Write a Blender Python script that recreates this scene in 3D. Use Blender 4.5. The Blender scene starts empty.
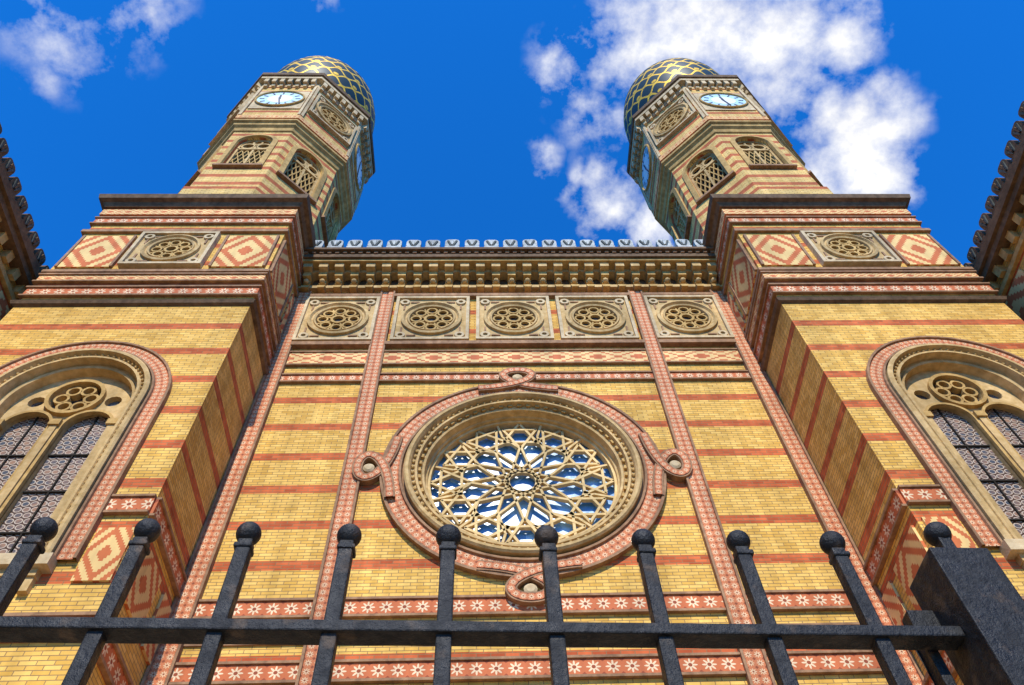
import bpy, math, random
from mathutils import Vector, Matrix
from mathutils.geometry import tessellate_polygon
random.seed(4)
pi=math.pi
# ------------------------------------------------------------------ materials
class NT:
    def __init__(s,name):
        s.m=bpy.data.materials.new(name); s.m.use_nodes=True
        s.n=s.m.node_tree.nodes; s.l=s.m.node_tree.links
        s.b=s.n['Principled BSDF']
    def set(s,sock,v):
        if isinstance(v,bpy.types.NodeSocket): s.l.new(v,sock)
        elif isinstance(v,(tuple,list)) and len(v)==3 and sock.type=='RGBA': sock.default_value=(*v,1)
        else: sock.default_value=v
    def M(s,op,a,b=None,c=None):
        n=s.n.new('ShaderNodeMath'); n.operation=op
        s.set(n.inputs[0],a)
        if b is not None: s.set(n.inputs[1],b)
        if c is not None: s.set(n.inputs[2],c)
        return n.outputs[0]
    def mix(s,f,a,b,bt='MIX'):
        n=s.n.new('ShaderNodeMix'); n.data_type='RGBA'; n.blend_type=bt
        s.set(n.inputs[0],f); s.set(n.inputs[6],a); s.set(n.inputs[7],b)
        return n.outputs[2]
    def uv(s):
        n=s.n.new('ShaderNodeUVMap'); n.uv_map='UVMap'
        x=s.n.new('ShaderNodeSeparateXYZ'); s.l.new(n.outputs[0],x.inputs[0])
        return n.outputs[0],x.outputs[0],x.outputs[1]
    def noise(s,scale,detail=4,vec=None,rough=.55):
        n=s.n.new('ShaderNodeTexNoise'); n.inputs['Scale'].default_value=scale; n.inputs['Detail'].default_value=detail
        n.inputs['Roughness'].default_value=rough
        if vec is None:
            t=s.n.new('ShaderNodeNewGeometry'); vec=t.outputs['Position']
        s.l.new(vec,n.inputs['Vector']); return n.outputs['Fac']
    def ramp(s,f,a,b,c0=0.,c1=1.):
        n=s.n.new('ShaderNodeMapRange'); s.set(n.inputs[0],f)
        n.inputs[1].default_value=a;n.inputs[2].default_value=b;n.inputs[3].default_value=c0;n.inputs[4].default_value=c1
        return n.outputs[0]
    def bump(s,h,st=.3,d=.02):
        n=s.n.new('ShaderNodeBump'); n.inputs['Strength'].default_value=st; n.inputs['Distance'].default_value=d
        s.l.new(h,n.inputs['Height']); s.l.new(n.outputs[0],s.b.inputs['Normal'])
    def grime(s,col,lo=.80,hi=1.1):
        f=s.noise(.8,3); g=s.ramp(f,.3,.7,lo,hi)
        t=s.n.new('ShaderNodeNewGeometry'); mp=s.n.new('ShaderNodeMapping'); mp.inputs['Scale'].default_value=(4,4,.3)
        s.l.new(t.outputs['Position'],mp.inputs[0])
        g3=s.ramp(s.noise(1.0,2,mp.outputs[0]),.35,.65,.82,1.06)
        q=s.M('MULTIPLY',g,g3)
        c=s.n.new('ShaderNodeCombineXYZ')
        for i in range(3): s.l.new(q,c.inputs[i])
        return s.mix(1.,col,c.outputs[0],'MULTIPLY')
    def out(s,col,rough=.85,spec=.2,metal=0):
        s.set(s.b.inputs['Base Color'],col); s.b.inputs['Roughness'].default_value=rough
        s.b.inputs['Specular IOR Level'].default_value=spec; s.b.inputs['Metallic'].default_value=metal
        return s.m
MATS={}
def mk(name):
    t=NT(name); MATS[name]=t.m; return t
def brick(name,period,off,thick,y1=(.90,.56,.145),y2=(.70,.385,.07),r1=(.70,.16,.05),r2=(.44,.085,.028)):
    t=mk(name); v,x,z=t.uv()
    f=t.M('FRACT',t.M('DIVIDE',t.M('SUBTRACT',z,off),period))
    m=t.M('LESS_THAN',f,thick)
    n=t.n.new('ShaderNodeTexBrick'); t.l.new(v,n.inputs['Vector'])
    n.inputs['Scale'].default_value=1; n.inputs['Brick Width'].default_value=.25; n.inputs['Row Height'].default_value=.078
    n.inputs['Mortar Size'].default_value=.007; n.inputs['Mortar Smooth'].default_value=.3; n.inputs['Bias'].default_value=0
    t.l.new(t.mix(m,y1,r1),n.inputs['Color1']); t.l.new(t.mix(m,y2,r2),n.inputs['Color2'])
    n.inputs['Mortar'].default_value=(.34,.20,.09,1)
    c=t.grime(n.outputs[0]); t.out(c,.85,.15)
    inv=t.M('SUBTRACT',1.,n.outputs[1]); t.bump(inv,.7,.014)
    return t
brick('brick_banded',1.056,.58,.23)
brick('brick_fine',.70,.1,.36,(.90,.62,.23),(.74,.46,.13),(.64,.16,.06),(.46,.10,.04))
def cell(t):
    v,x,z=t.uv()
    fx=t.M('SUBTRACT',t.M('FRACT',x),.5); fy=t.M('SUBTRACT',t.M('FRACT',z),.5)
    return fx,fy,x,z
def starmat(name,bg,st,ctr):
    t=mk(name); fx,fy,x,z=cell(t)
    r=t.M('SQRT',t.M('ADD',t.M('MULTIPLY',fx,fx),t.M('MULTIPLY',fy,fy)))
    th=t.M('ARCTAN2',fy,fx)
    R=t.M('ADD',.27,t.M('MULTIPLY',.12,t.M('COSINE',t.M('MULTIPLY',th,8.))))
    m=t.M('LESS_THAN',r,R); m2=t.M('LESS_THAN',r,.11)
    d=t.M('ADD',t.M('ABSOLUTE',fx),t.M('ABSOLUTE',fy)); m4=t.M('GREATER_THAN',d,.80)
    c=t.mix(m4,bg,ctr)
    c=t.mix(m,c,st); c=t.mix(m2,c,ctr)
    t.out(t.grime(c),.8,.2); t.bump(m,.35,.01)
starmat('star_tile',(.58,.16,.06),(.84,.62,.38),(.34,.08,.035))
starmat('small_star_tile',(.60,.20,.085),(.80,.56,.33),(.30,.085,.04))
def diamond(name,q,k,ca,cb):
    t=mk(name); fx,fy,x,z=cell(t)
    qx=t.M('DIVIDE',t.M('FLOOR',t.M('MULTIPLY',t.M('ABSOLUTE',fx),q*2.)),q*2.)
    qy=t.M('DIVIDE',t.M('FLOOR',t.M('MULTIPLY',t.M('ABSOLUTE',fy),q*2.)),q*2.)
    d=t.M('ADD',qx,qy); f=t.M('FRACT',t.M('MULTIPLY',d,k)); m=t.M('LESS_THAN',f,.42)
    c=t.mix(m,ca,cb); t.out(t.grime(c),.85,.15); t.bump(m,.3,.01)
diamond('diamond_brick',10,3.1,(.84,.56,.22),(.62,.17,.06))
diamond('zigzag_brick',5,3.1,(.84,.56,.24),(.60,.17,.07))
def stone(name,c,c2,rough=.85):
    t=mk(name); f=t.noise(7,3); col=t.mix(t.ramp(f,.3,.7),c,c2); col=t.grime(col,.70,1.1); t.out(col,rough,.2)
    t.bump(t.noise(25,2),.5,.012)
stone('sandstone',(.70,.48,.22),(.50,.32,.12))
stone('ochre_stone',(.66,.42,.15),(.44,.26,.08))
stone('pale_stone',(.74,.57,.34),(.56,.40,.21))
stone('tracery_stone',(.84,.60,.28),(.64,.43,.17))
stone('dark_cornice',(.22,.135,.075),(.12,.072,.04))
stone('merlon_stone',(.62,.62,.56),(.34,.35,.33))
stone('edge_trim',(.44,.25,.13),(.26,.14,.075))
stone('roof_metal',(.12,.13,.12),(.07,.08,.07))
stone('paving',(.46,.39,.29),(.38,.32,.23))
stone('asphalt',(.06,.06,.06),(.04,.04,.042))
stone('oak_door',(.1,.05,.025),(.06,.03,.015))
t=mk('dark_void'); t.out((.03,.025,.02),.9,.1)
def glassm(name,base,lo,rough,cell_s,spec,metal):
    t=mk(name); v,x,z=t.uv()
    vo=t.n.new('ShaderNodeTexVoronoi'); vo.inputs['Scale'].default_value=cell_s; t.l.new(v,vo.inputs['Vector'])
    sep=t.n.new('ShaderNodeSeparateColor'); t.l.new(vo.outputs['Color'],sep.inputs[0])
    c=t.mix(t.ramp(sep.outputs[0],.3,.75),lo,base)
    c=t.mix(t.ramp(t.noise(3,3),.4,.65),c,lo)
    t.out(c,rough,spec,metal); t.bump(t.noise(6,2),.3,.01)
glassm('rose_glass',(.34,.58,.82),(.10,.28,.56),.3,2.6,.4,.0)  # reflected sky painted into the panes as pale and deeper blue
glassm('dark_glass',(.13,.14,.15),(.04,.04,.045),.2,4,.7,.0)
t=mk('leaded_glass'); v,x,z=t.uv()
S=6.5
xs=t.M('MULTIPLY',x,S); zs=t.M('MULTIPLY',z,S*1.1)
row=t.M('FLOOR',zs); sh=t.M('MULTIPLY',t.M('MODULO',row,2.),.5)
fx=t.M('SUBTRACT',t.M('FRACT',t.M('ADD',xs,sh)),.5); fy=t.M('SUBTRACT',t.M('FRACT',zs),.5)
r=t.M('SQRT',t.M('ADD',t.M('MULTIPLY',fx,fx),t.M('MULTIPLY',fy,fy)))
m=t.M('LESS_THAN',r,.47); m2=t.M('LESS_THAN',r,.34)
c=t.mix(m,(.07,.035,.025),(.50,.40,.31))
ct=t.mix(t.ramp(t.noise(3,2),.4,.6),(.06,.07,.09),(.30,.17,.11)); c=t.mix(m2,c,ct); t.out(c,.35,.4); t.bump(m,.5,.02)
# dome
t=mk('gilded_dome'); v,x,z=t.uv()
w=t.M('MULTIPLY',t.M('SINE',t.M('MULTIPLY',x,2*pi)),.5)
f1=t.M('ABSOLUTE',t.M('SUBTRACT',t.M('FRACT',t.M('ADD',z,t.M('MULTIPLY',w,.5))),.5))
f2=t.M('ABSOLUTE',t.M('SUBTRACT',t.M('FRACT',t.M('ADD',t.M('SUBTRACT',z,t.M('MULTIPLY',w,.5)),.5)),.5))
mm=t.M('LESS_THAN',t.M('MINIMUM',f1,f2),.08)
cx=t.M('SUBTRACT',t.M('FRACT',t.M('ADD',x,.25)),.5); cz=t.M('SUBTRACT',t.M('FRACT',z),.5)
rr=t.M('SQRT',t.M('ADD',t.M('MULTIPLY',cx,cx),t.M('MULTIPLY',cz,cz)))
mm=t.M('MAXIMUM',mm,t.M('LESS_THAN',rr,.12))
g=t.mix(t.ramp(t.noise(5,3),.35,.65),(.95,.60,.05),(.60,.34,.02))
c=t.mix(mm,(.006,.028,.035),g); t.out(c,.5,.25); t.l.new(t.M('MULTIPLY',mm,.35),t.b.inputs['Metallic']); t.bump(mm,.8,.08)
t=mk('gold'); t.out((.95,.62,.06),.4,.5,.4)
t=mk('clock_face'); t.out((.45,.66,.76),.4,.4)
t=mk('clock_white'); t.out((.8,.8,.76),.4,.4)
t=mk('clock_hand'); t.out((.02,.02,.03),.4,.4)
t=mk('wrought_iron'); f=t.noise(60,4); c=t.mix(t.ramp(f,.45,.75),(.008,.008,.009),(.024,.023,.022))
f3=t.noise(22,4); c=t.mix(t.ramp(f3,.58,.70),c,(.075,.048,.03)); t.out(c,.5,.3); t.bump(t.noise(140,4,rough=.7),1.,.003)
t.l.new(t.ramp(t.noise(40,3),.3,.7,.38,.7),t.b.inputs['Roughness'])
# ------------------------------------------------------------------ builder
class Fr:
    def __init__(s,O,phi):
        s.O=Vector(O); s.N=Vector((math.sin(phi),-math.cos(phi),0)); s.R=Vector((math.cos(phi),math.sin(phi),0))
    def P(s,a,b,c): 
        p=s.O+s.R*a+s.N*c; return (p.x,p.y,p.z+b)
class B:
    def __init__(s,name,parent=None):
        s.name=name;s.parent=parent;s.v=[];s.f=[];s.m=[];s.u=[];s.ms=[]
    def face(s,pts,uvs,mat,sm=False):
        i=len(s.v); s.v+=pts; s.f.append(tuple(range(i,i+len(pts)))); s.u.append(uvs)
        if mat not in s.ms: s.ms.append(mat)
        s.m.append(s.ms.index(mat))
    def q(s,fr,pts,mat,uvs=None):
        s.face([fr.P(*p) for p in pts], uvs or [(p[0],p[1]) for p in pts],mat)
    def box(s,fr,a0,a1,b0,b1,c0,c1,mat,cell=None,vert=False):
        def U(p):
            if cell is None: return (p[0],p[1])
            if vert: return ((p[0]-a0)/cell,(p[1]-b0)/cell)
            return ((p[0]-(a0+a1)/2)/cell[0]+.5,(p[1]-b0)/cell[1]) if isinstance(cell,tuple) else ((p[0]-(a0+a1)/2)/cell+.5,(p[1]-b0)/cell)
        for pts in ([(a0,b0,c1),(a1,b0,c1),(a1,b1,c1),(a0,b1,c1)],[(a0,b0,c0),(a0,b1,c0),(a1,b1,c0),(a1,b0,c0)]):
            s.q(fr,pts,mat,[U(p) for p in pts])
        for pts in ([(a0,b0,c0),(a0,b0,c1),(a0,b1,c1),(a0,b1,c0)],[(a1,b0,c1),(a1,b0,c0),(a1,b1,c0),(a1,b1,c1)]):
            s.q(fr,pts,mat,[(p[2],p[1]) for p in pts])
        for pts in ([(a0,b1,c1),(a1,b1,c1),(a1,b1,c0),(a0,b1,c0)],[(a0,b0,c0),(a1,b0,c0),(a1,b0,c1),(a0,b0,c1)]):
            s.q(fr,pts,mat,[(p[0],p[2]) for p in pts])
    def bar(s,fr,p,r,w,c0,c1,mat):
        d=Vector((r[0]-p[0],r[1]-p[1])); d.normalize(); n=Vector((-d.y,d.x))*w/2
        L=[(p[0]+n.x,p[1]+n.y),(p[0]-n.x,p[1]-n.y),(r[0]-n.x,r[1]-n.y),(r[0]+n.x,r[1]+n.y)]
        s.prism(fr,L,c0,c1,mat)
    def prism(s,fr,L,c0,c1,mat,back=True):
        s.q(fr,[(a,b,c1) for a,b in L],mat)
        if back: s.q(fr,[(a,b,c0) for a,b in reversed(L)],mat)
        n=len(L)
        for i in range(n):
            a=L[i];b=L[(i+1)%n]
            s.q(fr,[(a[0],a[1],c0),(b[0],b[1],c0),(b[0],b[1],c1),(a[0],a[1],c1)],mat,[(a[0],a[1]),(b[0],b[1]),(b[0],b[1]+c1-c0),(a[0],a[1]+c1-c0)])
    def ribbon(s,fr,pts,w,c0,c1,mat,rise=0,cell=None):
        n=len(pts); L=[];Rr=[];ln=[0]
        for i in range(n):
            a=Vector(pts[max(0,i-1)]);b_=Vector(pts[min(n-1,i+1)]); d=(b_-a).normalized(); nn=Vector((-d.y,d.x))*w/2; p=Vector(pts[i])
            L.append(p+nn);Rr.append(p-nn)
            if i: ln.append(ln[-1]+(p-Vector(pts[i-1])).length)
        H=[c1+rise*i/(n-1) for i in range(n)]
        for i in range(n-1):
            uv=None
            if cell: uv=[(ln[i]/cell,0),(ln[i+1]/cell,0),(ln[i+1]/cell,1),(ln[i]/cell,1)]
            s.q(fr,[(L[i].x,L[i].y,H[i]),(L[i+1].x,L[i+1].y,H[i+1]),(Rr[i+1].x,Rr[i+1].y,H[i+1]),(Rr[i].x,Rr[i].y,H[i])],mat,uv)
            for e in ((L[i],L[i+1]),(Rr[i],Rr[i+1])):
                s.q(fr,[(e[0].x,e[0].y,c0),(e[1].x,e[1].y,c0),(e[1].x,e[1].y,H[i+1]),(e[0].x,e[0].y,H[i])],mat,[(0,0)]*4 if cell else None)
    def plate(s,fr,outer,holes,c1,c0,mat,edge=True,mat2=None):
        loops=[[Vector((a,b,0)) for a,b in L] for L in [outer]+holes]
        flat=[p for L in loops for p in L]
        for tri in tessellate_polygon(loops):
            s.q(fr,[(flat[i].x,flat[i].y,c1) for i in tri],mat)
        if c0 is not None:
            for k,L in enumerate(loops):
                if k==0 and not edge: continue
                n=len(L)
                for i in range(n):
                    a=L[i];b=L[(i+1)%n]
                    s.q(fr,[(a.x,a.y,c0),(b.x,b.y,c0),(b.x,b.y,c1),(a.x,a.y,c1)],mat2 or mat,[(a.y,a.x),(b.y,b.x),(b.y,b.x+.1),(a.y,a.x+.1)])
    def lathe(s,fr,ca,cb,prof,n,mat,cell=None,rows=1):
        for j in range(len(prof)-1):
            (r0,c0),(r1,c1)=prof[j],prof[j+1]
            rm=(r0+r1)/2; k=max(1,round(2*pi*rm/cell)) if cell else 1
            for i in range(n):
                t0=2*pi*i/n; t1=2*pi*(i+1)/n
                P=[(ca+r0*math.cos(t0),cb+r0*math.sin(t0),c0),(ca+r0*math.cos(t1),cb+r0*math.sin(t1),c0),
                   (ca+r1*math.cos(t1),cb+r1*math.sin(t1),c1),(ca+r1*math.cos(t0),cb+r1*math.sin(t0),c1)]
                if cell:
                    uv=[(k*i/n,0),(k*(i+1)/n,0),(k*(i+1)/n,rows),(k*i/n,rows)] if abs(r0-r1)>.08 else [(0,0)]*4
                else: uv=None
                s.q(fr,P,mat,uv)
    def arch(s,fr,ca,zb,zs,prof,mat,cell=None,n=28,rows=1):
        def path(r):
            L=[(ca+r,zb,0),(ca+r,zs,zs-zb)]
            for i in range(1,n): 
                th=pi*i/n; L.append((ca+r*math.cos(th),zs+r*math.sin(th),zs-zb+th))
            L.append((ca-r,zs,zs-zb+pi)); L.append((ca-r,zb,0)); return L
        for j in range(len(prof)-1):
            (r0,c0),(r1,c1)=prof[j],prof[j+1]; A=path(r0);C=path(r1); rm=(r0+r1)/2
            def len_(i):
                if i==0: return 0
                if i==1: return zs-zb
                if i==len(A)-1: return 2*(zs-zb)+pi*rm
                return zs-zb+pi*rm*(i-1)/n
            for i in range(len(A)-1):
                u0=len_(i);u1=len_(i+1)
                if cell: uv=[(u0/cell,0),(u1/cell,0),(u1/cell,rows),(u0/cell,rows)] if abs(r0-r1)>.1 else [(0,0)]*4
                else: uv=None
                s.q(fr,[(A[i][0],A[i][1],c0),(A[i+1][0],A[i+1][1],c0),(C[i+1][0],C[i+1][1],c1),(C[i][0],C[i][1],c1)],mat,uv)
    def ring(s,cx,cy,n,prof,mat,cell=None):
        for k in range(n):
            fr=Fr((cx,cy,0),2*pi*k/n); tn=math.tan(pi/n)
            for j in range(len(prof)-1):
                (a0,z0),(a1,z1)=prof[j],prof[j+1]
                P=[(-a0*tn,z0,a0),(a0*tn,z0,a0),(a1*tn,z1,a1),(-a1*tn,z1,a1)]
                if cell:
                    if abs(z1-z0)>.05:
                        m=max(1,round(2*a0*tn/cell))/(2*a0*tn)
                        rw=max(1,round((z1-z0)/cell))
                        uv=[((p[0]+a0*tn)*m,(p[1]-z0)/(z1-z0)*rw) for p in P]
                    else: uv=[(0,0)]*4
                else:
                    uv=[(p[0]+k*.37,p[1] if abs(z1-z0)>.01 else p[2]) for p in P]
                s.q(fr,P,mat,uv)
    def sphere(s,c,r,mat,nu=12,nv=8):
        c=Vector(c)
        def p(i,j):
            th=2*pi*i/nu; ph=pi*j/nv
            return tuple(c+Vector((r*math.sin(ph)*math.cos(th),r*math.sin(ph)*math.sin(th),r*math.cos(ph))))
        for i in range(nu):
            for j in range(nv):
                s.face([p(i,j),p(i+1,j),p(i+1,j+1),p(i,j+1)],[(0,0)]*4,mat)
    def done(s,smooth=False,bevel=0):
        me=bpy.data.meshes.new(s.name); me.from_pydata(s.v,[],s.f)
        for m in s.ms: me.materials.append(MATS[m])
        me.polygons.foreach_set('material_index',s.m)
        ul=me.uv_layers.new(name='UVMap'); fl=[c for u in s.u for p in u for c in p]
        ul.data.foreach_set('uv',fl)
        import bmesh
        bm=bmesh.new(); bm.from_mesh(me); bmesh.ops.remove_doubles(bm,verts=bm.verts,dist=.0004)
        bmesh.ops.recalc_face_normals(bm,faces=bm.faces); bm.to_mesh(me); bm.free()
        if smooth: me.polygons.foreach_set('use_smooth',[True]*len(me.polygons))
        ob=bpy.data.objects.new(s.name,me); bpy.context.scene.collection.objects.link(ob)
        if s.parent: ob.parent=s.parent
        if bevel:
            mo=ob.modifiers.new('bevel','BEVEL'); mo.width=bevel; mo.segments=2; mo.limit_method='ANGLE'
        return ob
def empty(name):
    e=bpy.data.objects.new(name,None); bpy.context.scene.collection.objects.link(e); return e
def circ(ca,cb,r,n=32,t0=0): return [(ca+r*math.cos(t0+2*pi*i/n),cb+r*math.sin(t0+2*pi*i/n)) for i in range(n)]
def archloop(ca,zb,zs,r,n=20,point=1.0):
    L=[(ca-r,zb),(ca+r,zb)]
    for i in range(n+1):
        th=pi*i/n; L.append((ca+r*math.cos(th),zs+r*point*math.sin(th)))
    return L
Z0=1.6
syn=empty('synagogue')
FC=Fr((0,0,0),0)
HW=6.5; RZ=13.38+Z0
# ------------------------------------------------------------------ small round window panel
def panel_window(b,fr,a,z0,z1,w,c=0.0,ry=.86):
    zc=(z0+z1)/2; h=w/2; r=min(h,(z1-z0)/2)*ry
    sq=[(a-h,z0),(a+h,z0),(a+h,z1),(a-h,z1)]
    e=.09
    for (x0,x1,y0,y1) in ((a-h-e,a+h+e,z0-e,z0),(a-h-e,a+h+e,z1,z1+e),(a-h-e,a-h,z0,z1),(a+h,a+h+e,z0,z1)):
        b.box(fr,x0,x1,y0,y1,c,c+.17,'pale_stone')
    b.plate(fr,sq,[circ(a,zc,r,40)],c+.09,c+.012,'sandstone',edge=False)
    b.lathe(fr,a,zc,[(r*1.02,c+.09),(r*1.02,c+.17),(r*.93,c+.19),(r*.88,c+.12),(r*.82,c+.12),(r*.80,c+.16),(r*.74,c+.14),(r*.72,c+.0)],40,'sandstone')
    for sx in(-1,1):
        for sz in (-1,1):
            ax=a+sx*h*.83; az=zc+sz*(z1-z0)/2*.83
            b.lathe(fr,ax,az,[(.15,c+.091),(.14,c+.14),(.07,c+.14),(.065,c+.1)],12,'pale_stone')
            b.bar(fr,(ax-sx*.0,az-sz*.42),(ax,az-sz*.17),.05,c+.091,c+.12,'edge_trim'); b.bar(fr,(ax-sx*.42,az),(ax-sx*.17,az),.05,c+.091,c+.12,'edge_trim')
    b.q(fr,[(p[0],p[1],c+.006) for p in circ(a,zc,r*.74,24)],'dark_glass')
    R=r*.72
    n=8
    for i in range(n):
        th=2*pi*i/n+pi/8
        pa=(a+R*.3*math.cos(th),zc+R*.3*math.sin(th)); pb=(a+R*math.cos(th),zc+R*math.sin(th))
        b.bar(fr,pa,pb,.045,c+.02,c+.09,'ochre_stone')
        th2=th+pi/8
        b.lathe(fr,a+R*.72*math.cos(th2),zc+R*.72*math.sin(th2),[(R*.27,c+.02),(R*.27,c+.1),(R*.19,c+.1),(R*.19,c+.02)],12,'ochre_stone')
    b.lathe(fr,a,zc,[(R*.36,c+.02),(R*.36,c+.11),(R*.24,c+.11),(R*.24,c+.02)],16,'ochre_stone')
# ------------------------------------------------------------------ central facade
b=B('central_wall',syn)
ztop=23.2
doors=[archloop(x,0.0+.15,4.2,r,16) for x,r in ((-4.2,1.0),(0,1.35),(4.2,1.0))]
b.plate(FC,[(-HW,0),(HW,0),(HW,ztop),(-HW,ztop)],[circ(0,RZ,2.60,96)]+doors,0,-.5,'brick_banded',edge=False)
b.done()
b=B('main_doors',syn)
for x,r in ((-4.2,1.0),(0,1.35),(4.2,1.0)):
    b.plate(FC,archloop(x,.15,4.2,r,16),[],-.42,None,'oak_door')
    b.box(FC,x-.02,x+.02,.15,4.2,-.42,-.38,'dark_void')
    for zz in (.5,1.7,2.9):
        for sx in (-1,1): b.box(FC,x+sx*r*.5-r*.32,x+sx*r*.5+r*.32,zz,zz+.95,-.42,-.39,'oak_door')
    b.arch(FC,x,.0,4.2,[(r+.34,0),(r+.34,.08),(r+.04,.08),(r,.0)],'star_tile',.3)
b.done()
b=B('nave_body',syn)
FB=Fr((0,.75,0),0)
b.box(FB,-HW,HW,0,23.6,-34,0,'brick_banded')
b.box(FB,-HW-7,HW+7,0,18,-34,-6,'brick_banded')
b.box(FB,-HW-7.3,HW+7.3,18,18.5,-34.3,-6,'roof_metal')
b.box(Fr((0,0,0),0),-HW,HW,23.6,23.8,-34,-.0,'roof_metal')
b.done()
b=B('tile_friezes',syn)
def hb(z0,z1,a0=-HW,a1=HW,mat='star_tile',cell=.36,c=.06,edges=True):
    b.box(FC,a0,a1,z0,z1,-.01,c,mat,(cell,(z1-z0)) if mat!='star_tile' else (cell,(z1-z0)/max(1,round((z1-z0)/cell))))
    if edges:
        b.box(FC,a0,a1,z0-.05,z0,-.01,c+.035,'edge_trim'); b.box(FC,a0,a1,z1,z1+.05,-.01,c+.035,'edge_trim')
spans=[(-6.08,-3.95),(-3.55,3.55),(3.95,6.08)]
for a0,a1 in spans:
    hb(Z0+17.5,Z0+18.05,a0,a1,'zigzag_brick',1.1,.05)
    hb(Z0+16.74,Z0+17.0,a0,a1,'star_tile',.26,.05)
    hb(Z0+9.5,Z0+9.83,a0,a1,'star_tile',.33,.05)
    hb(Z0+8.2,Z0+8.52,a0,a1,'star_tile',.33,.05)
    hb(Z0+7.55,Z0+7.85,a0,a1,'star_tile',.33,.05)
    b.box(FC,a0,a1,Z0+9.12,Z0+9.17,-.01,.04,'edge_trim'); b.box(FC,a0,a1,Z0+8.92,Z0+8.97,-.01,.04,'edge_trim')
    b.box(FC,a0,a1,Z0+18.3,Z0+18.45,-.01,.16,'edge_trim')
    b.box(FC,a0,a1,Z0+20.98,Z0+21.12,-.01,.14,'edge_trim')
def vb(ac,w,z0,z1,c=.09):
    b.box(FC,ac-w/2,ac+w/2,z0,z1,-.01,c,'small_star_tile',w/2,True)
    for sx in (-1,1):
        x=ac+sx*(w/2+.025); b.box(FC,x-.025,x+.025,z0,z1,-.01,c+.04,'edge_trim')
for sx in (-1,1):
    vb(sx*6.27,.33,5.9,Z0+21.3); vb(sx*3.75,.33,5.9,Z0+21.3)
b.done()
b=B('window_row',syn)
for x in (-5.02,-2.36,0,2.36,5.02):
    panel_window(b,FC,x,Z0+18.62,Z0+20.8,1.98)
b.done()
# rose window
b=B('rose_window',syn)
b.lathe(FC,0,RZ,[(3.14,-.01),(3.14,.13),(3.08,.13),(3.07,.09)],96,'edge_trim')
b.lathe(FC,0,RZ,[(3.07,.09),(2.74,.09)],96,'small_star_tile',.165,2)
b.lathe(FC,0,RZ,[(2.74,.09),(2.73,.14),(2.68,.14),(2.66,.04),(2.62,.04)],96,'edge_trim')
b.lathe(FC,0,RZ,[(2.62,.02),(2.62,.2),(2.58,.24),(2.52,.24),(2.48,.17),(2.46,.08),(2.40,.08),(2.38,.13),(2.33,.13),(2.31,-.02),(2.25,-.04),(2.23,-.0),(2.18,-.02),(2.16,-.2),(2.12,-.22),(2.10,-.65)],96,'sandstone')
for i in range(88):
    th=2*pi*i/88; p=FC.P(2.43*math.cos(th),RZ+2.43*math.sin(th),.1); b.sphere(p,.045,'ochre_stone',6,4)
for i in range(64):
    th=2*pi*i/64
    b.bar(FC,(2.255*math.cos(th),RZ+2.255*math.sin(th)),(2.31*math.cos(th),RZ+2.31*math.sin(th)),.1,-.06,.05,'ochre_stone')
def kn(phi_):
    # the tile band leaves the ring, crosses itself in a loop and returns
    def G(t,r):
        c_,s_=math.cos(phi_),math.sin(phi_); return (r*c_-t*s_, RZ+r*s_+t*c_)
    pts=[]
    for k in range(49):
        u=-1+2*k/48
        t_=1.0*u-.80*math.sin(pi*u)
        r_=2.98+.66*math.cos(pi*u/2)**2-.14*u*u
        pts.append(G(t_,r_))
    b.ribbon(FC,pts,.23,-.01,.15,'edge_trim',.03)
    b.ribbon(FC,pts,.15,.0,.165,'small_star_tile',.03,.15)
    e=G(0,3.40); b.lathe(FC,e[0],e[1],[(.13,-.01),(.13,.10),(.08,.13),(.0,.13)],16,'pale_stone')
for k in range(4): kn(k*pi/2)
RR=2.12
def tb(p,q,w=.06,c0=-.46,c1=-.33): b.bar(FC,(p[0],RZ+p[1]),(q[0],RZ+q[1]),w,c0,c1,'tracery_stone')
def pol(r,k,n,o=0): th=2*pi*(k+o)/n+pi/2; return (r*math.cos(th),r*math.sin(th))
for k in range(12):
    c=pol(1.60,k,12); base=2*pi*k/12+pi/2; rs=.47
    for o in (0,pi/3):
        T3=[(c[0]+rs*math.cos(base+o+j*2*pi/3),c[1]+rs*math.sin(base+o+j*2*pi/3)) for j in range(3)]
        for j in range(3): tb(T3[j],T3[(j+1)%3],.06,-.46+o*.004,-.36+o*.004)
    tb(pol(1.22,k,12),pol(1.22,k+5,12),.055,-.455,-.355)
    tb(pol(RR,k,12,.5),pol(1.62,k,12,.5),.055,-.45,-.36)
    tb(pol(1.62,k,12,.5),pol(1.13,k,12),.05,-.45,-.36)
b.lathe(FC,0,RZ,[(RR+.03,-.47),(RR+.03,-.3),(RR-.06,-.3),(RR-.06,-.47)],72,'tracery_stone')
b.q(FC,[(p[0],p[1],-.54) for p in circ(0,RZ,2.2,48)],'rose_glass')
b.done()
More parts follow.
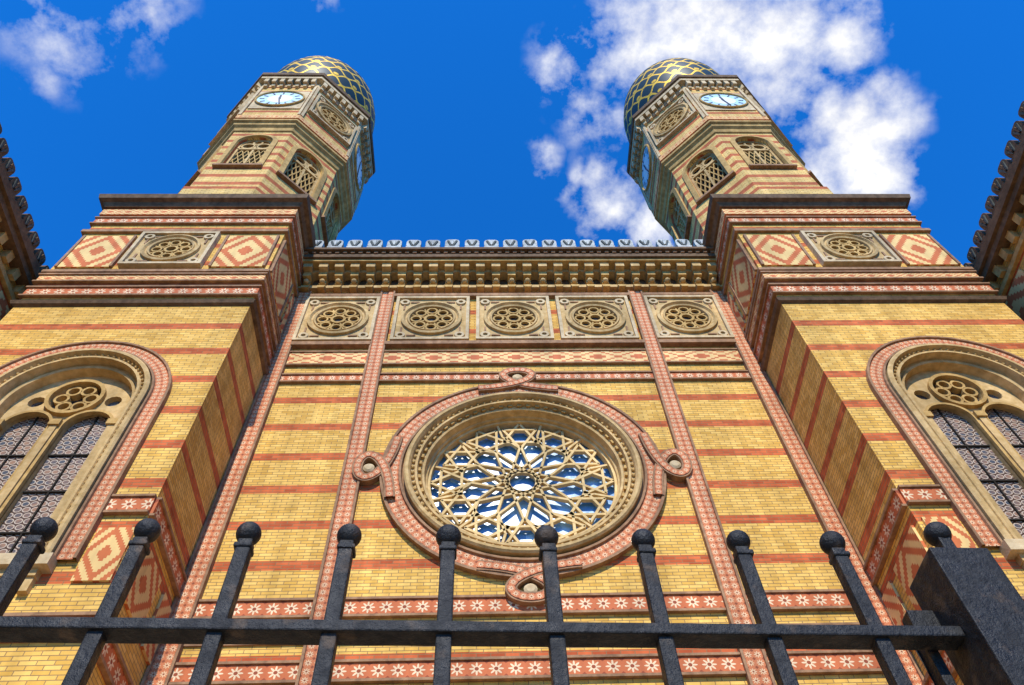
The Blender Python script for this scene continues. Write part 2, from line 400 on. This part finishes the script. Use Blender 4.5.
# crown cornice of the centre
b=B('corbel_cornice',syn)
z=Z0+21.45
b.box(FC,-HW,HW,z,z+.14,0,.16,'sandstone')
n=27; sp=(2*HW)/n
for i in range(n):
    a=-HW+sp*(i+.5)
    b.box(FC,a-.10,a+.10,z+.14,z+.34,0,.22,'ochre_stone')
    b.box(FC,a-.12,a+.12,z+.34,z+.58,0,.40,'ochre_stone')
    b.box(FC,a-.135,a+.135,z+.58,z+.80,0,.58,'sandstone')
    pr=[(a-.1,z-.12),(a+.1,z-.12),(a+.13,z+.0),(a-.13,z+.0)]
    b.prism(FC,pr,0.0,.25,'ochre_stone')
    p=FC.P(a,z+.2,.27); b.sphere(p,.09,'sandstone',8,6)
    if i<n-1:
        ac=a+sp/2; r=sp/2-.125
        L=[(ac-sp/2+.13,z+.80),(ac-sp/2+.13,z+.55)]+[(ac-r*math.cos(pi*k/8),z+.55+r*math.sin(pi*k/8)) for k in range(9)]+[(ac+sp/2-.13,z+.80)]
        b.plate(FC,L,[],.34,.05,'sandstone')
b.box(FC,-HW,HW,z+.14,z+.80,-.02,.03,'dark_cornice')  # dark strip behind the corbels: niche shadow put into the colour
b.box(FC,-HW,HW,z+.80,z+.92,0,.66,'ochre_stone')
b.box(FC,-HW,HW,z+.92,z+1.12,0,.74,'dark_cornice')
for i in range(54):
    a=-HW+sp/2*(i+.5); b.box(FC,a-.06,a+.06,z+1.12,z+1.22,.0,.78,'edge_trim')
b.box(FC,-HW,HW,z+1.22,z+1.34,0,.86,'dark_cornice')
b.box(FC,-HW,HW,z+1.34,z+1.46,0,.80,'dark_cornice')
b.done()
def merlon(b,fr,a,z,c,w=.46,h=.62,t=.16,mat='merlon_stone'):
    L=[(a-w*.36,z),(a+w*.36,z),(a+w*.36,z+h*.22),(a+w*.5,z+h*.38),(a+w*.5,z+h*.78),(a+w*.42,z+h*.93),(a+w*.25,z+h)]
    L+=[(2*a-p[0],p[1]) for p in reversed(L[2:])]
    b.prism(fr,L,c-t,c,mat)
    for k in (-1,0,1):
        b.bar(fr,(a+k*.02,z+h*.2),(a+k*w*.3,z+h*(.85 if k==0 else .78)),.06,c,c+.04,'roof_metal' if k else mat)
    b.box(fr,a-w*.5,a+w*.5,z,z+.12,c-t-.02,c+.03,mat)
b=B('merlons',syn)
n=21
for i in range(n):
    merlon(b,FC,-HW+ .32+(2*HW-.64)/(n-1)*i+random.uniform(-.012,.012),Z0+22.91,.76,.46,.62+random.uniform(-.02,.02))
b.done()
# ------------------------------------------------------------------ towers
AP=2.8; TCX=9.3; TCY=-2.17+AP
def tower(sx):
    cx=TCX*sx; cy=TCY
    b=B('tower_shaft',syn)
    frs=[Fr((cx,cy,0),k*pi/2) for k in range(4)]
    WS=13.15+Z0; WB=8.9+Z0
    for k,f in enumerate(frs):
        fo=Fr(f.O+f.N*AP,k*pi/2)
        outer=[(-AP,0),(AP,0),(AP,Z0+23),(-AP,Z0+23)]
        holes=[]
        if k==0: holes=[archloop(0,WB,WS,1.62,28),archloop(0,.15,4.0,1.1,16)]
        b.plate(fo,outer,holes,0,-.4 if holes else None,'brick_banded',edge=False)
    R=lambda z0,z1,mat,cell,p=.05,e=True:(b.ring(cx,cy,4,[(AP-.01,z0),(AP+p,z0),(AP+p,z1),(AP-.01,z1)],mat,cell),
        e and b.ring(cx,cy,4,[(AP-.01,z0-.06),(AP+p+.04,z0-.06),(AP+p+.04,z0),(AP-.01,z0)],'edge_trim'),
        e and b.ring(cx,cy,4,[(AP-.01,z1),(AP+p+.04,z1),(AP+p+.04,z1+.06),(AP-.01,z1+.06)],'edge_trim'))
    R(Z0+21.62,Z0+21.95,'star_tile',.33); R(Z0+22.2,Z0+22.55,'zigzag_brick',.5,.07,False)
    R(Z0+18.12,Z0+18.42,'zigzag_brick',.5,.05); R(Z0+17.4,Z0+17.75,'star_tile',.33)
    b.ring(cx,cy,4,[(AP-.01,Z0+16.9),(AP+.08,Z0+16.95),(AP+.12,Z0+17.05),(AP+.08,Z0+17.12),(AP-.01,Z0+17.15)],'dark_cornice')
    b.ring(cx,cy,4,[(AP-.01,Z0+20.98),(AP+.09,Z0+20.98),(AP+.09,Z0+21.12),(AP-.01,Z0+21.12)],'edge_trim')
    b.ring(cx,cy,4,[(AP-.01,Z0+18.56),(AP+.09,Z0+18.56),(AP+.09,Z0+18.68),(AP-.01,Z0+18.68)],'edge_trim')
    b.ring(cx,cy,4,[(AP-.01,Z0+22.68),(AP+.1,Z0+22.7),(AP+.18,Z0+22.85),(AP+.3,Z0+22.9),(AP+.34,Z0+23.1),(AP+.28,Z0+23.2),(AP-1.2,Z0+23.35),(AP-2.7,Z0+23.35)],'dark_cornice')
    R(Z0+7.5,Z0+7.83,'star_tile',.33)
    for k,f in enumerate(frs):
        fo=Fr(f.O+f.N*AP,k*pi/2)
        segs=[(-AP,-2.02),(2.02,AP)] if k==0 else [(-AP,AP)]
        for a0,a1 in segs:
            b.box(fo,a0+.0,a1-.0,Z0+9.97,Z0+10.3,-.01,.055,'star_tile',(.33,.33))
            b.box(fo,a0,a1,Z0+9.92,Z0+9.97,-.01,.09,'edge_trim'); b.box(fo,a0,a1,Z0+10.3,Z0+10.35,-.01,.09,'edge_trim')
        z0,z1=Z0+18.85,Z0+20.8
        for s2 in (-1,1):
            b.box(fo,s2*1.98-.66,s2*1.98+.66,z0+.05,z1-.05,-.01,.05,'diamond_brick',(1.32,z1-z0-.1))
            for xx in (s2*1.98-.70,s2*1.98+.70): b.box(fo,xx-.035,xx+.035,z0+.05,z1-.05,-.01,.08,'edge_trim')
        if k in (0,2): panel_window(b,fo,0,z0+.1,z1-.1,1.95)
        else: b.box(fo,-1.0,1.0,z0+.05,z1-.05,-.01,.05,'diamond_brick',(1.32,z1-z0-.1))
        if k==0:
            for s2 in (-1,1): b.box(fo,s2*2.42-.3,s2*2.42+.3,Z0+8.5,Z0+9.6,-.01,.05,'diamond_brick',(.7,1.1))
        else:
            for j in range(4):
                aj=-2.1+1.4*j
                b.box(fo,aj-.55,aj+.55,Z0+8.5,Z0+9.6,-.01,.05,'diamond_brick',(1.1,1.1))
    fo=Fr(frs[0].O+frs[0].N*AP,0)
    b.arch(fo,0,WB,WS,[(2.06,-.01),(2.06,.12),(2.01,.12),(2.0,.08)],'edge_trim')
    b.arch(fo,0,WB,WS,[(2.0,.08),(1.74,.08)],'small_star_tile',.13,28,2)
    b.arch(fo,0,WB,WS,[(1.74,.08),(1.73,.13),(1.69,.13),(1.68,.03),(1.66,.03)],'edge_trim')
    b.arch(fo,0,WB,WS,[(1.66,.0),(1.66,.17),(1.62,.2),(1.56,.2),(1.53,.08),(1.47,.08),(1.45,.12),(1.40,.12),(1.38,-.08),(1.33,-.1),(1.31,-.05),(1.26,-.07),(1.24,-.3),(1.2,-.5)],'sandstone')
    for i in range(34):
        th=pi*i/33; b.sphere(fo.P(1.50*math.cos(th),WS+1.50*math.sin(th),.1),.035,'ochre_stone',6,4)
    for s2 in (-1,1):
        for i in range(30): b.sphere(fo.P(s2*1.50,WS-.14*(i+1),.1),.035,'ochre_stone',6,4)
    zl=WS-.55
    holes=[archloop(-.60,WB+.15,zl,.46,16,1.15),archloop(.60,WB+.15,zl,.46,16,1.15),circ(0,WS+.42,.50,24),
           circ(-.78,WS+.34,.17,12),circ(.78,WS+.34,.17,12)]
    b.plate(fo,archloop(0,WB,WS,1.24,28),holes,-.28,-.42,'sandstone')
    for s2 in (-.60,.60):
        b.arch(fo,s2,WB+.15,zl,[(.52,-.29),(.52,-.2),(.46,-.2),(.46,-.3)],'ochre_stone',None,16)
        b.q(fo,[(p[0],p[1],-.40) for p in archloop(s2,WB+.1,zl,.5,16,1.15)],'leaded_glass')
        for zz in (1.0,2.0,3.0): b.box(fo,s2-.46,s2+.46,WB+zz,WB+zz+.035,-.40,-.36,'dark_void')
        b.box(fo,s2-.015,s2+.015,WB+.15,zl+.5,-.395,-.365,'dark_void')
    b.lathe(fo,0,WS+.42,[(.58,-.29),(.58,-.18),(.5,-.18),(.5,-.3)],28,'ochre_stone')
    for i in range(6):
        th=2*pi*i/6; b.lathe(fo,.3*math.cos(th),WS+.42+.3*math.sin(th),[(.16,-.41),(.16,-.26),(.11,-.26),(.11,-.41)],12,'ochre_stone')
    b.q(fo,[(p[0],p[1],-.405) for p in circ(0,WS+.42,.52,24)],'dark_glass')
    for s2 in (-.78,.78): b.q(fo,[(p[0],p[1],-.405) for p in circ(s2,WS+.34,.2,12)],'dark_glass')
    for xx in (-1.12,0,1.12):
        b.box(fo,xx-.07,xx+.07,WB+.1,zl,-.28,-.17,'sandstone'); b.box(fo,xx-.11,xx+.11,zl-.02,zl+.14,-.28,-.13,'ochre_stone')
    b.box(fo,-1.75,1.75,WB-.22,WB,-.45,.24,'pale_stone'); b.box(fo,-1.6,1.6,WB-.36,WB-.22,-.02,.14,'sandstone')
    for i in range(7): b.box(fo,-1.5+.5*i-.08,-1.5+.5*i+.08,WB-.62,WB-.36,-.02,.1,'sandstone')
    b.plate(fo,archloop(0,.15,4.0,1.1,16),[],-.35,None,'oak_door')
    b.arch(fo,0,0,4.0,[(1.45,0),(1.45,.08),(1.13,.08),(1.1,.0)],'star_tile',.3)
    b.done()
    # ---- octagonal belfry
    b=B('tower_belfry',syn)
    A=2.64; tn=math.tan(pi/8); h=A*tn
    zb=Z0+23.3; zt=Z0+30.6
    b.ring(cx,cy,8,[(A+.14,zb),(A+.14,zb+1.3),(A+.04,zb+1.4),(A-.01,zb+1.42)],'brick_fine')
    for k in range(8):
        ph=k*pi/4; f=Fr(Vector((cx,cy,0))+Fr((0,0,0),ph).N*A,ph)
        w0=Z0+26.7; ws=Z0+29.2; r=.62
        b.plate(f,[(-h,zb),(h,zb),(h,zt),(-h,zt)],[archloop(0,w0,ws,r,16)],0,-.35,'brick_fine',edge=False)
        b.arch(f,0,w0,ws,[(r+.2,-.01),(r+.2,.06),(r+.02,.09),(r,.0)],'ochre_stone',None,16)
        b.arch(f,0,w0,ws,[(r,-.1),(r-.08,-.1),(r-.08,-.3)],'sandstone',None,16)
        b.box(f,-r-.22,r+.22,w0-.12,w0,-.3,.14,'edge_trim')
        b.box(f,-.04,.04,w0,ws+.1,-.22,-.12,'sandstone')
        for s2 in (-1,1):
            b.lathe(f,s2*.28,ws+.0,[(.28,-.22),(.28,-.12),(.2,-.12),(.2,-.22)],12,'sandstone')
        b.lathe(f,0,ws+.36,[(.2,-.22),(.2,-.12),(.13,-.12),(.13,-.22)],12,'sandstone')
        for i in range(6):
            xx=-.6+.2*i
            for zz in (0,.7,1.4):
                b.bar(f,(xx,w0+zz),(xx+.2,w0+zz+.7),.04,-.2,-.14,'ochre_stone'); b.bar(f,(xx+.2,w0+zz),(xx,w0+zz+.7),.04,-.205,-.145,'ochre_stone')
        b.box(f,-.6,.6,w0+2.1,w0+2.2,-.22,-.1,'sandstone')
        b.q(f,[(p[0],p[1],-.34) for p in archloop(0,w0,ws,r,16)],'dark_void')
    D=2.90
    b.ring(cx,cy,8,[(A-.01,zt-.2),(A+.06,zt-.15),(A+.1,zt+.05),(A+.2,zt+.15),(A+.22,zt+.3),(D+.05,zt+.36),(D+.05,zt+.5),(D,zt+.55)],'ochre_stone')
    zd=zt+.55; ze=Z0+35.7
    b.ring(cx,cy,8,[(D,zd),(D,ze)],'brick_fine')
    b.ring(cx,cy,8,[(D,zd+.1),(D+.05,zd+.1),(D+.05,zd+.45),(D,zd+.45)],'zigzag_brick',.35)
    for k in range(8):
        ph=k*pi/4; f=Fr(Vector((cx,cy,0))+Fr((0,0,0),ph).N*D,ph); hd=D*tn
        zc=Z0+33.7
        if k%2==0:
            sq=[(-1.05,zc-1.2),(1.05,zc-1.2),(1.05,zc+1.2),(-1.05,zc+1.2)]
            b.plate(f,sq,[],.05,0,'pale_stone')
            b.lathe(f,0,zc,[(1.02,.05),(1.02,.13),(.97,.15),(.94,.12),(.93,.08)],40,'ochre_stone')
            b.q(f,[(p[0],p[1],.085) for p in circ(0,zc,.94,40)],'clock_face')
            b.lathe(f,0,zc,[(.52,.088),(.52,.094),(.0,.094)],32,'clock_white')
            for i in range(12):
                th=2*pi*i/12; b.bar(f,(.64*math.cos(th),zc+.64*math.sin(th)),(.84*math.cos(th),zc+.84*math.sin(th)),.06,.088,.1,'clock_hand')
            b.bar(f,(-.05,zc+.1),(.12,zc-.72),.06,.1,.12,'clock_hand'); b.bar(f,(0,zc-.08),(-.05,zc+.48),.08,.1,.115,'clock_hand')
        else:
            panel_window(b,f,0,zc-1.1,zc+1.1,1.9,0,.95)
        b.box(f,-hd,-hd+.1,zd+.5,ze,-.01,.07,'pale_stone'); b.box(f,hd-.1,hd,zd+.5,ze,-.01,.07,'pale_stone')
        for i in range(7):
            xx=-hd+.18+(2*hd-.36)/6*i
            b.box(f,xx-.09,xx+.09,ze+.05,ze+.5,0,.26,'pale_stone'); b.box(f,xx-.07,xx+.07,ze-.2,ze+.05,0,.14,'pale_stone')
    b.ring(cx,cy,8,[(D,ze),(D+.03,ze),(D+.03,ze+.5),(D+.28,ze+.5),(D+.28,ze+.72),(D+.2,ze+.78)],'pale_stone')
    b.ring(cx,cy,8,[(D+.2,ze+.78),(D+.34,ze+.84),(D+.36,ze+1.1),(D+.28,ze+1.2),(D-.2,ze+1.25)],'dark_cornice')
    b.ring(cx,cy,8,[(D-.1,ze+1.2),(D-.1,ze+1.6),(D-.5,ze+1.65),(.1,ze+1.7)],'roof_metal')
    b.done()
    b=B('onion_dome',syn)
    zo=ze+1.9
    prof=[(2.2,-.3),(2.25,.2),(2.45,.8),(2.68,1.5),(2.80,2.3),(2.84,3.1),(2.80,4.0),(2.64,5.0),(2.3,6.0),(1.75,6.9),(1.1,7.6),(.6,8.2),(.28,8.9),(.15,9.6)]
    n=96; cells=16
    acc=0; vs=[0]
    for j in range(1,len(prof)):
        acc+=math.hypot(prof[j][0]-prof[j-1][0],prof[j][1]-prof[j-1][1])/1.05; vs.append(acc)
    for j in range(len(prof)-1):
        for i in range(n):
            t0=2*pi*i/n;t1=2*pi*(i+1)/n
            P=[]
            for (rr,zz),t in ((prof[j],t0),(prof[j],t1),(prof[j+1],t1),(prof[j+1],t0)):
                P.append((cx+rr*math.cos(t),cy+rr*math.sin(t),zo+zz))
            b.face(P,[(cells*i/n,vs[j]),(cells*(i+1)/n,vs[j]),(cells*(i+1)/n,vs[j+1]),(cells*i/n,vs[j+1])],'gilded_dome')
    for i in range(22):
        th=2*pi*(i+.5)/22
        for rr,zz in ((2.5,.55),(2.4,.2)): b.sphere((cx+rr*math.cos(th),cy+rr*math.sin(th),zo+zz),.17,'gold',8,6)
    b.sphere((cx,cy,zo+9.6),.4,'gold'); b.sphere((cx,cy,zo+10.3),.22,'gold')
    b.done(True)
tower(-1); tower(1)
# ------------------------------------------------------------------ side wings
def wing(sx):
    e=empty('side_wing_building')
    b=B('walls',e)
    X=12.95*sx
    f=Fr((X,-3.,0),-sx*pi/2+0)
    L=15.
    b.box(f,-L,L,0,Z0+18.6,-10,0,'brick_banded')
    zz=Z0+16.0
    n=12
    for i in range(n):
        a=-L+2*L/n*(i+.5); b.box(f,a-.85,a+.85,zz+.2,zz+1.9,-.01,.05,'diamond_brick',(1.7,1.7))
    b.box(f,-L,L,zz-.1,zz+.05,-.01,.12,'edge_trim')
    b.box(f,-L,L,zz+2.05,zz+2.2,-.01,.12,'ochre_stone')
    b.box(f,-L,L,zz-.75,zz-.3,-.01,.05,'star_tile',(.42,.45))
    for i in range(60):
        a=-L+.5*(i+.5); b.box(f,a-.1,a+.1,Z0+18.25,Z0+18.6,0,.22,'ochre_stone')
    for i in range(6):
        a=-L+5*i+2.5
        b.arch(f,a,3,8,[(1.3,0),(1.3,.08),(1.0,.08),(1.0,.02)],'star_tile',.3); b.q(f,[(p[0],p[1],.015) for p in archloop(a,3,8,1.0,16)],'dark_glass')
    b.done()
    b=B('eaves',e)
    b.box(f,-L,L,Z0+18.6,Z0+18.8,-10,.34,'dark_cornice'); b.box(f,-L,L,Z0+18.8,Z0+19.05,-10.1,.44,'dark_cornice')
    for i in range(60):
        merlon(b,f,-L+.25+.5*i,Z0+19.05,.38,.40,.55,.16,'dark_cornice')
    b.done()
wing(-1); wing(1)
# ------------------------------------------------------------------ fence
fe=empty('iron_fence')
CY=-12; CXm=-.8
phi=math.asin(.042)
FF=Fr((CXm,CY+.90,0),phi)
b=B('bars_and_rails',fe)
xs=[.0955+.1475*i-.006 for i in range(-22,4)]
hb_=.0105
def hexbar(x,z0,z1,hw,c=0.0):
    j=random.uniform(-.002,.002)
    L=[(x-hw,z0),(x+hw,z0),(x+hw+j,z1),(x-hw+j,z1)]
    b.prism(FF,L,c-hw,c+hw,'wrought_iron')
post=.692
right=[post+.17+.1475*i for i in range(14)]
for x in xs+right:
    hexbar(x,.12,Z0+.835,hb_)
    b.box(FF,x-.013,x+.013,Z0+.818,Z0+.826,-.013,.013,'wrought_iron')
for (a0,a1) in ((-3.3,post-.046),(post+.046,3.0)):
    b.box(FF,a0,a1,Z0+.673,Z0+.690,-.0165,.0165,'wrought_iron')
    b.box(FF,a0,a1,.25,.27,-.0165,.0165,'wrought_iron')
    b.box(FF,a0,a1,1.0,1.02,-.0165,.0165,'wrought_iron')
b.box(FF,post-.045,post+.045,0,Z0+.806,-.045,.045,'wrought_iron')
b.box(FF,post-.01,post+.01,Z0+.806,Z0+.85,.012,.032,'wrought_iron')
b.box(FF,post-.085,post-.045,Z0+.715,Z0+.745,-.045,-.02,'wrought_iron')
b.box(FF,post-.085,post-.070,Z0+.60,Z0+.715,-.045,-.02,'wrought_iron')
b.done(False,.0022)
b=B('ball_finials',fe)
for x in xs+right:
    b.sphere(FF.P(x,Z0+.853+random.uniform(-.002,.002),0),.0185+random.uniform(-.0008,.0008),'wrought_iron',24,16)
b.sphere(FF.P(post,Z0+.853,.022),.0195,'wrought_iron',24,16)
b.done(True)
# ------------------------------------------------------------------ ground
def sheet(name,x0,x1,y0,y1,z,mat,th=0):
    b=B(name); f=Fr((0,0,0),0)
    if th: b.box(f,x0,x1,z-th,z,-y1,-y0,mat)
    else: b.face([(x0,y0,z),(x1,y0,z),(x1,y1,z),(x0,y1,z)],[(x0,y0),(x1,y0),(x1,y1),(x0,y1)],mat)
    b.done()
sheet('ground',-2000,2000,-2000,2000,-.14,'asphalt')
sheet('pavement',-60,60,-40,60,.0,'paving',.13)
# ------------------------------------------------------------------ sun and sky
EL=math.radians(44); AZ=math.radians(-3)
sd=Vector((math.sin(AZ)*math.cos(EL),-math.cos(AZ)*math.cos(EL),math.sin(EL)))
sun=bpy.data.lights.new('sun','SUN'); sun.energy=5; sun.angle=math.radians(.5); sun.color=(1,.94,.82)
so=bpy.data.objects.new('sun',sun); so.rotation_euler=sd.to_track_quat('Z','Y').to_euler(); bpy.context.scene.collection.objects.link(so)
w=bpy.data.worlds.new('World'); bpy.context.scene.world=w; w.use_nodes=True
T=NT.__new__(NT); T.n=w.node_tree.nodes; T.l=w.node_tree.links
for n in list(T.n): T.n.remove(n)
sky=T.n.new('ShaderNodeTexSky'); sky.sky_type='NISHITA'; sky.sun_disc=False; sky.sun_elevation=EL; sky.sun_rotation=pi-AZ
sky.air_density=1.; sky.dust_density=.3; sky.ozone_density=2.5
skyc=T.mix(1.,sky.outputs[0],(.07,.93,2.0),'MULTIPLY')
tc=T.n.new('ShaderNodeTexCoord'); D=tc.outputs['Generated']
def pixdir(px,py):
    u=px-512; v=342-py
    return Vector((.99946*u+25.9+.0059*v,-.01263*u+433.9-.84*v,-.0304*u+671.6+.5425*v)).normalized()
blobs=[(710,8,70,1.),(780,20,75,1.),(845,28,42,.95),(640,35,55,.75),(565,65,45,.6),(600,120,40,.55),(850,130,55,1.),(872,172,45,1.),(800,90,48,.8),(755,80,40,.6),
 (608,202,38,.95),(655,222,28,.85),(575,180,22,.6),(545,150,18,.5),(60,15,75,.42),(140,0,55,.42),(45,70,30,.34),(330,-5,20,.5),(400,-300,200,.8),(820,185,40,.55),(-300,300,200,.8),(1500,300,300,.8)]
mask=None
nz=T.n.new('ShaderNodeTexNoise'); nz.inputs['Scale'].default_value=11; nz.inputs['Detail'].default_value=3; T.l.new(D,nz.inputs['Vector'])
vs=T.n.new('ShaderNodeVectorMath'); vs.operation='SUBTRACT'; T.l.new(nz.outputs['Color'],vs.inputs[0]); vs.inputs[1].default_value=(.5,.5,.5)
vm=T.n.new('ShaderNodeVectorMath'); vm.operation='SCALE'; T.l.new(vs.outputs[0],vm.inputs[0]); vm.inputs['Scale'].default_value=.09
va=T.n.new('ShaderNodeVectorMath'); va.operation='ADD'; T.l.new(D,va.inputs[0]); T.l.new(vm.outputs[0],va.inputs[1])
for px,py,r,s_ in blobs:
    d=pixdir(px,py); dist=T.n.new('ShaderNodeVectorMath'); dist.operation='DISTANCE'
    T.l.new(va.outputs[0],dist.inputs[0]); dist.inputs[1].default_value=d
    rad=r*1.25/math.sqrt(800**2+(px-512)**2+(342-py)**2)
    k=T.ramp(dist.outputs['Value'],0,rad,s_,0)
    mask=k if mask is None else T.M('MAXIMUM',mask,k)
n1=T.noise(16,8,D,.6)
dn=T.M('ADD',mask,T.M('MULTIPLY',T.M('SUBTRACT',n1,.5),2.3))
cov=T.M('MULTIPLY',T.ramp(dn,.1,.9),T.ramp(mask,.0,.3))
shade=T.ramp(T.noise(20,3,va.outputs[0]),.3,.7,.98,1.12)
cc=T.n.new('ShaderNodeCombineXYZ'); T.l.new(shade,cc.inputs[0]); T.l.new(shade,cc.inputs[1]); T.l.new(T.M('ADD',T.M('MULTIPLY',shade,.8),.22),cc.inputs[2])
b1=T.n.new('ShaderNodeBackground'); b1.inputs['Strength'].default_value=.145; T.l.new(skyc,b1.inputs[0])
b2=T.n.new('ShaderNodeBackground'); b2.inputs['Strength'].default_value=1.0; T.l.new(cc.outputs[0],b2.inputs[0])
mx=T.n.new('ShaderNodeMixShader'); T.l.new(cov,mx.inputs[0]); T.l.new(b1.outputs[0],mx.inputs[1]); T.l.new(b2.outputs[0],mx.inputs[2])
o=T.n.new('ShaderNodeOutputWorld'); T.l.new(mx.outputs[0],o.inputs[0])
w.cycles.sampling_method='MANUAL'; w.cycles.sample_map_resolution=512
# ------------------------------------------------------------------ camera
cam=bpy.data.cameras.new('camera'); co=bpy.data.objects.new('camera',cam); bpy.context.scene.collection.objects.link(co)
r=Vector((.99946,-.01263,-.0304)); f=Vector((.0324,.5424,.8395)).normalized(); r=(r-f*r.dot(f)).normalized(); u=r.cross(f)
M=Matrix(((r.x,u.x,-f.x,CXm),(r.y,u.y,-f.y,CY),(r.z,u.z,-f.z,Z0),(0,0,0,1)))
co.matrix_world=M; cam.lens=28.125; cam.sensor_width=36; cam.clip_start=.05; cam.clip_end=5000
bpy.context.scene.camera=co
vs_=bpy.context.scene.view_settings; vs_.view_transform='Standard'; vs_.look='None'; vs_.exposure=0
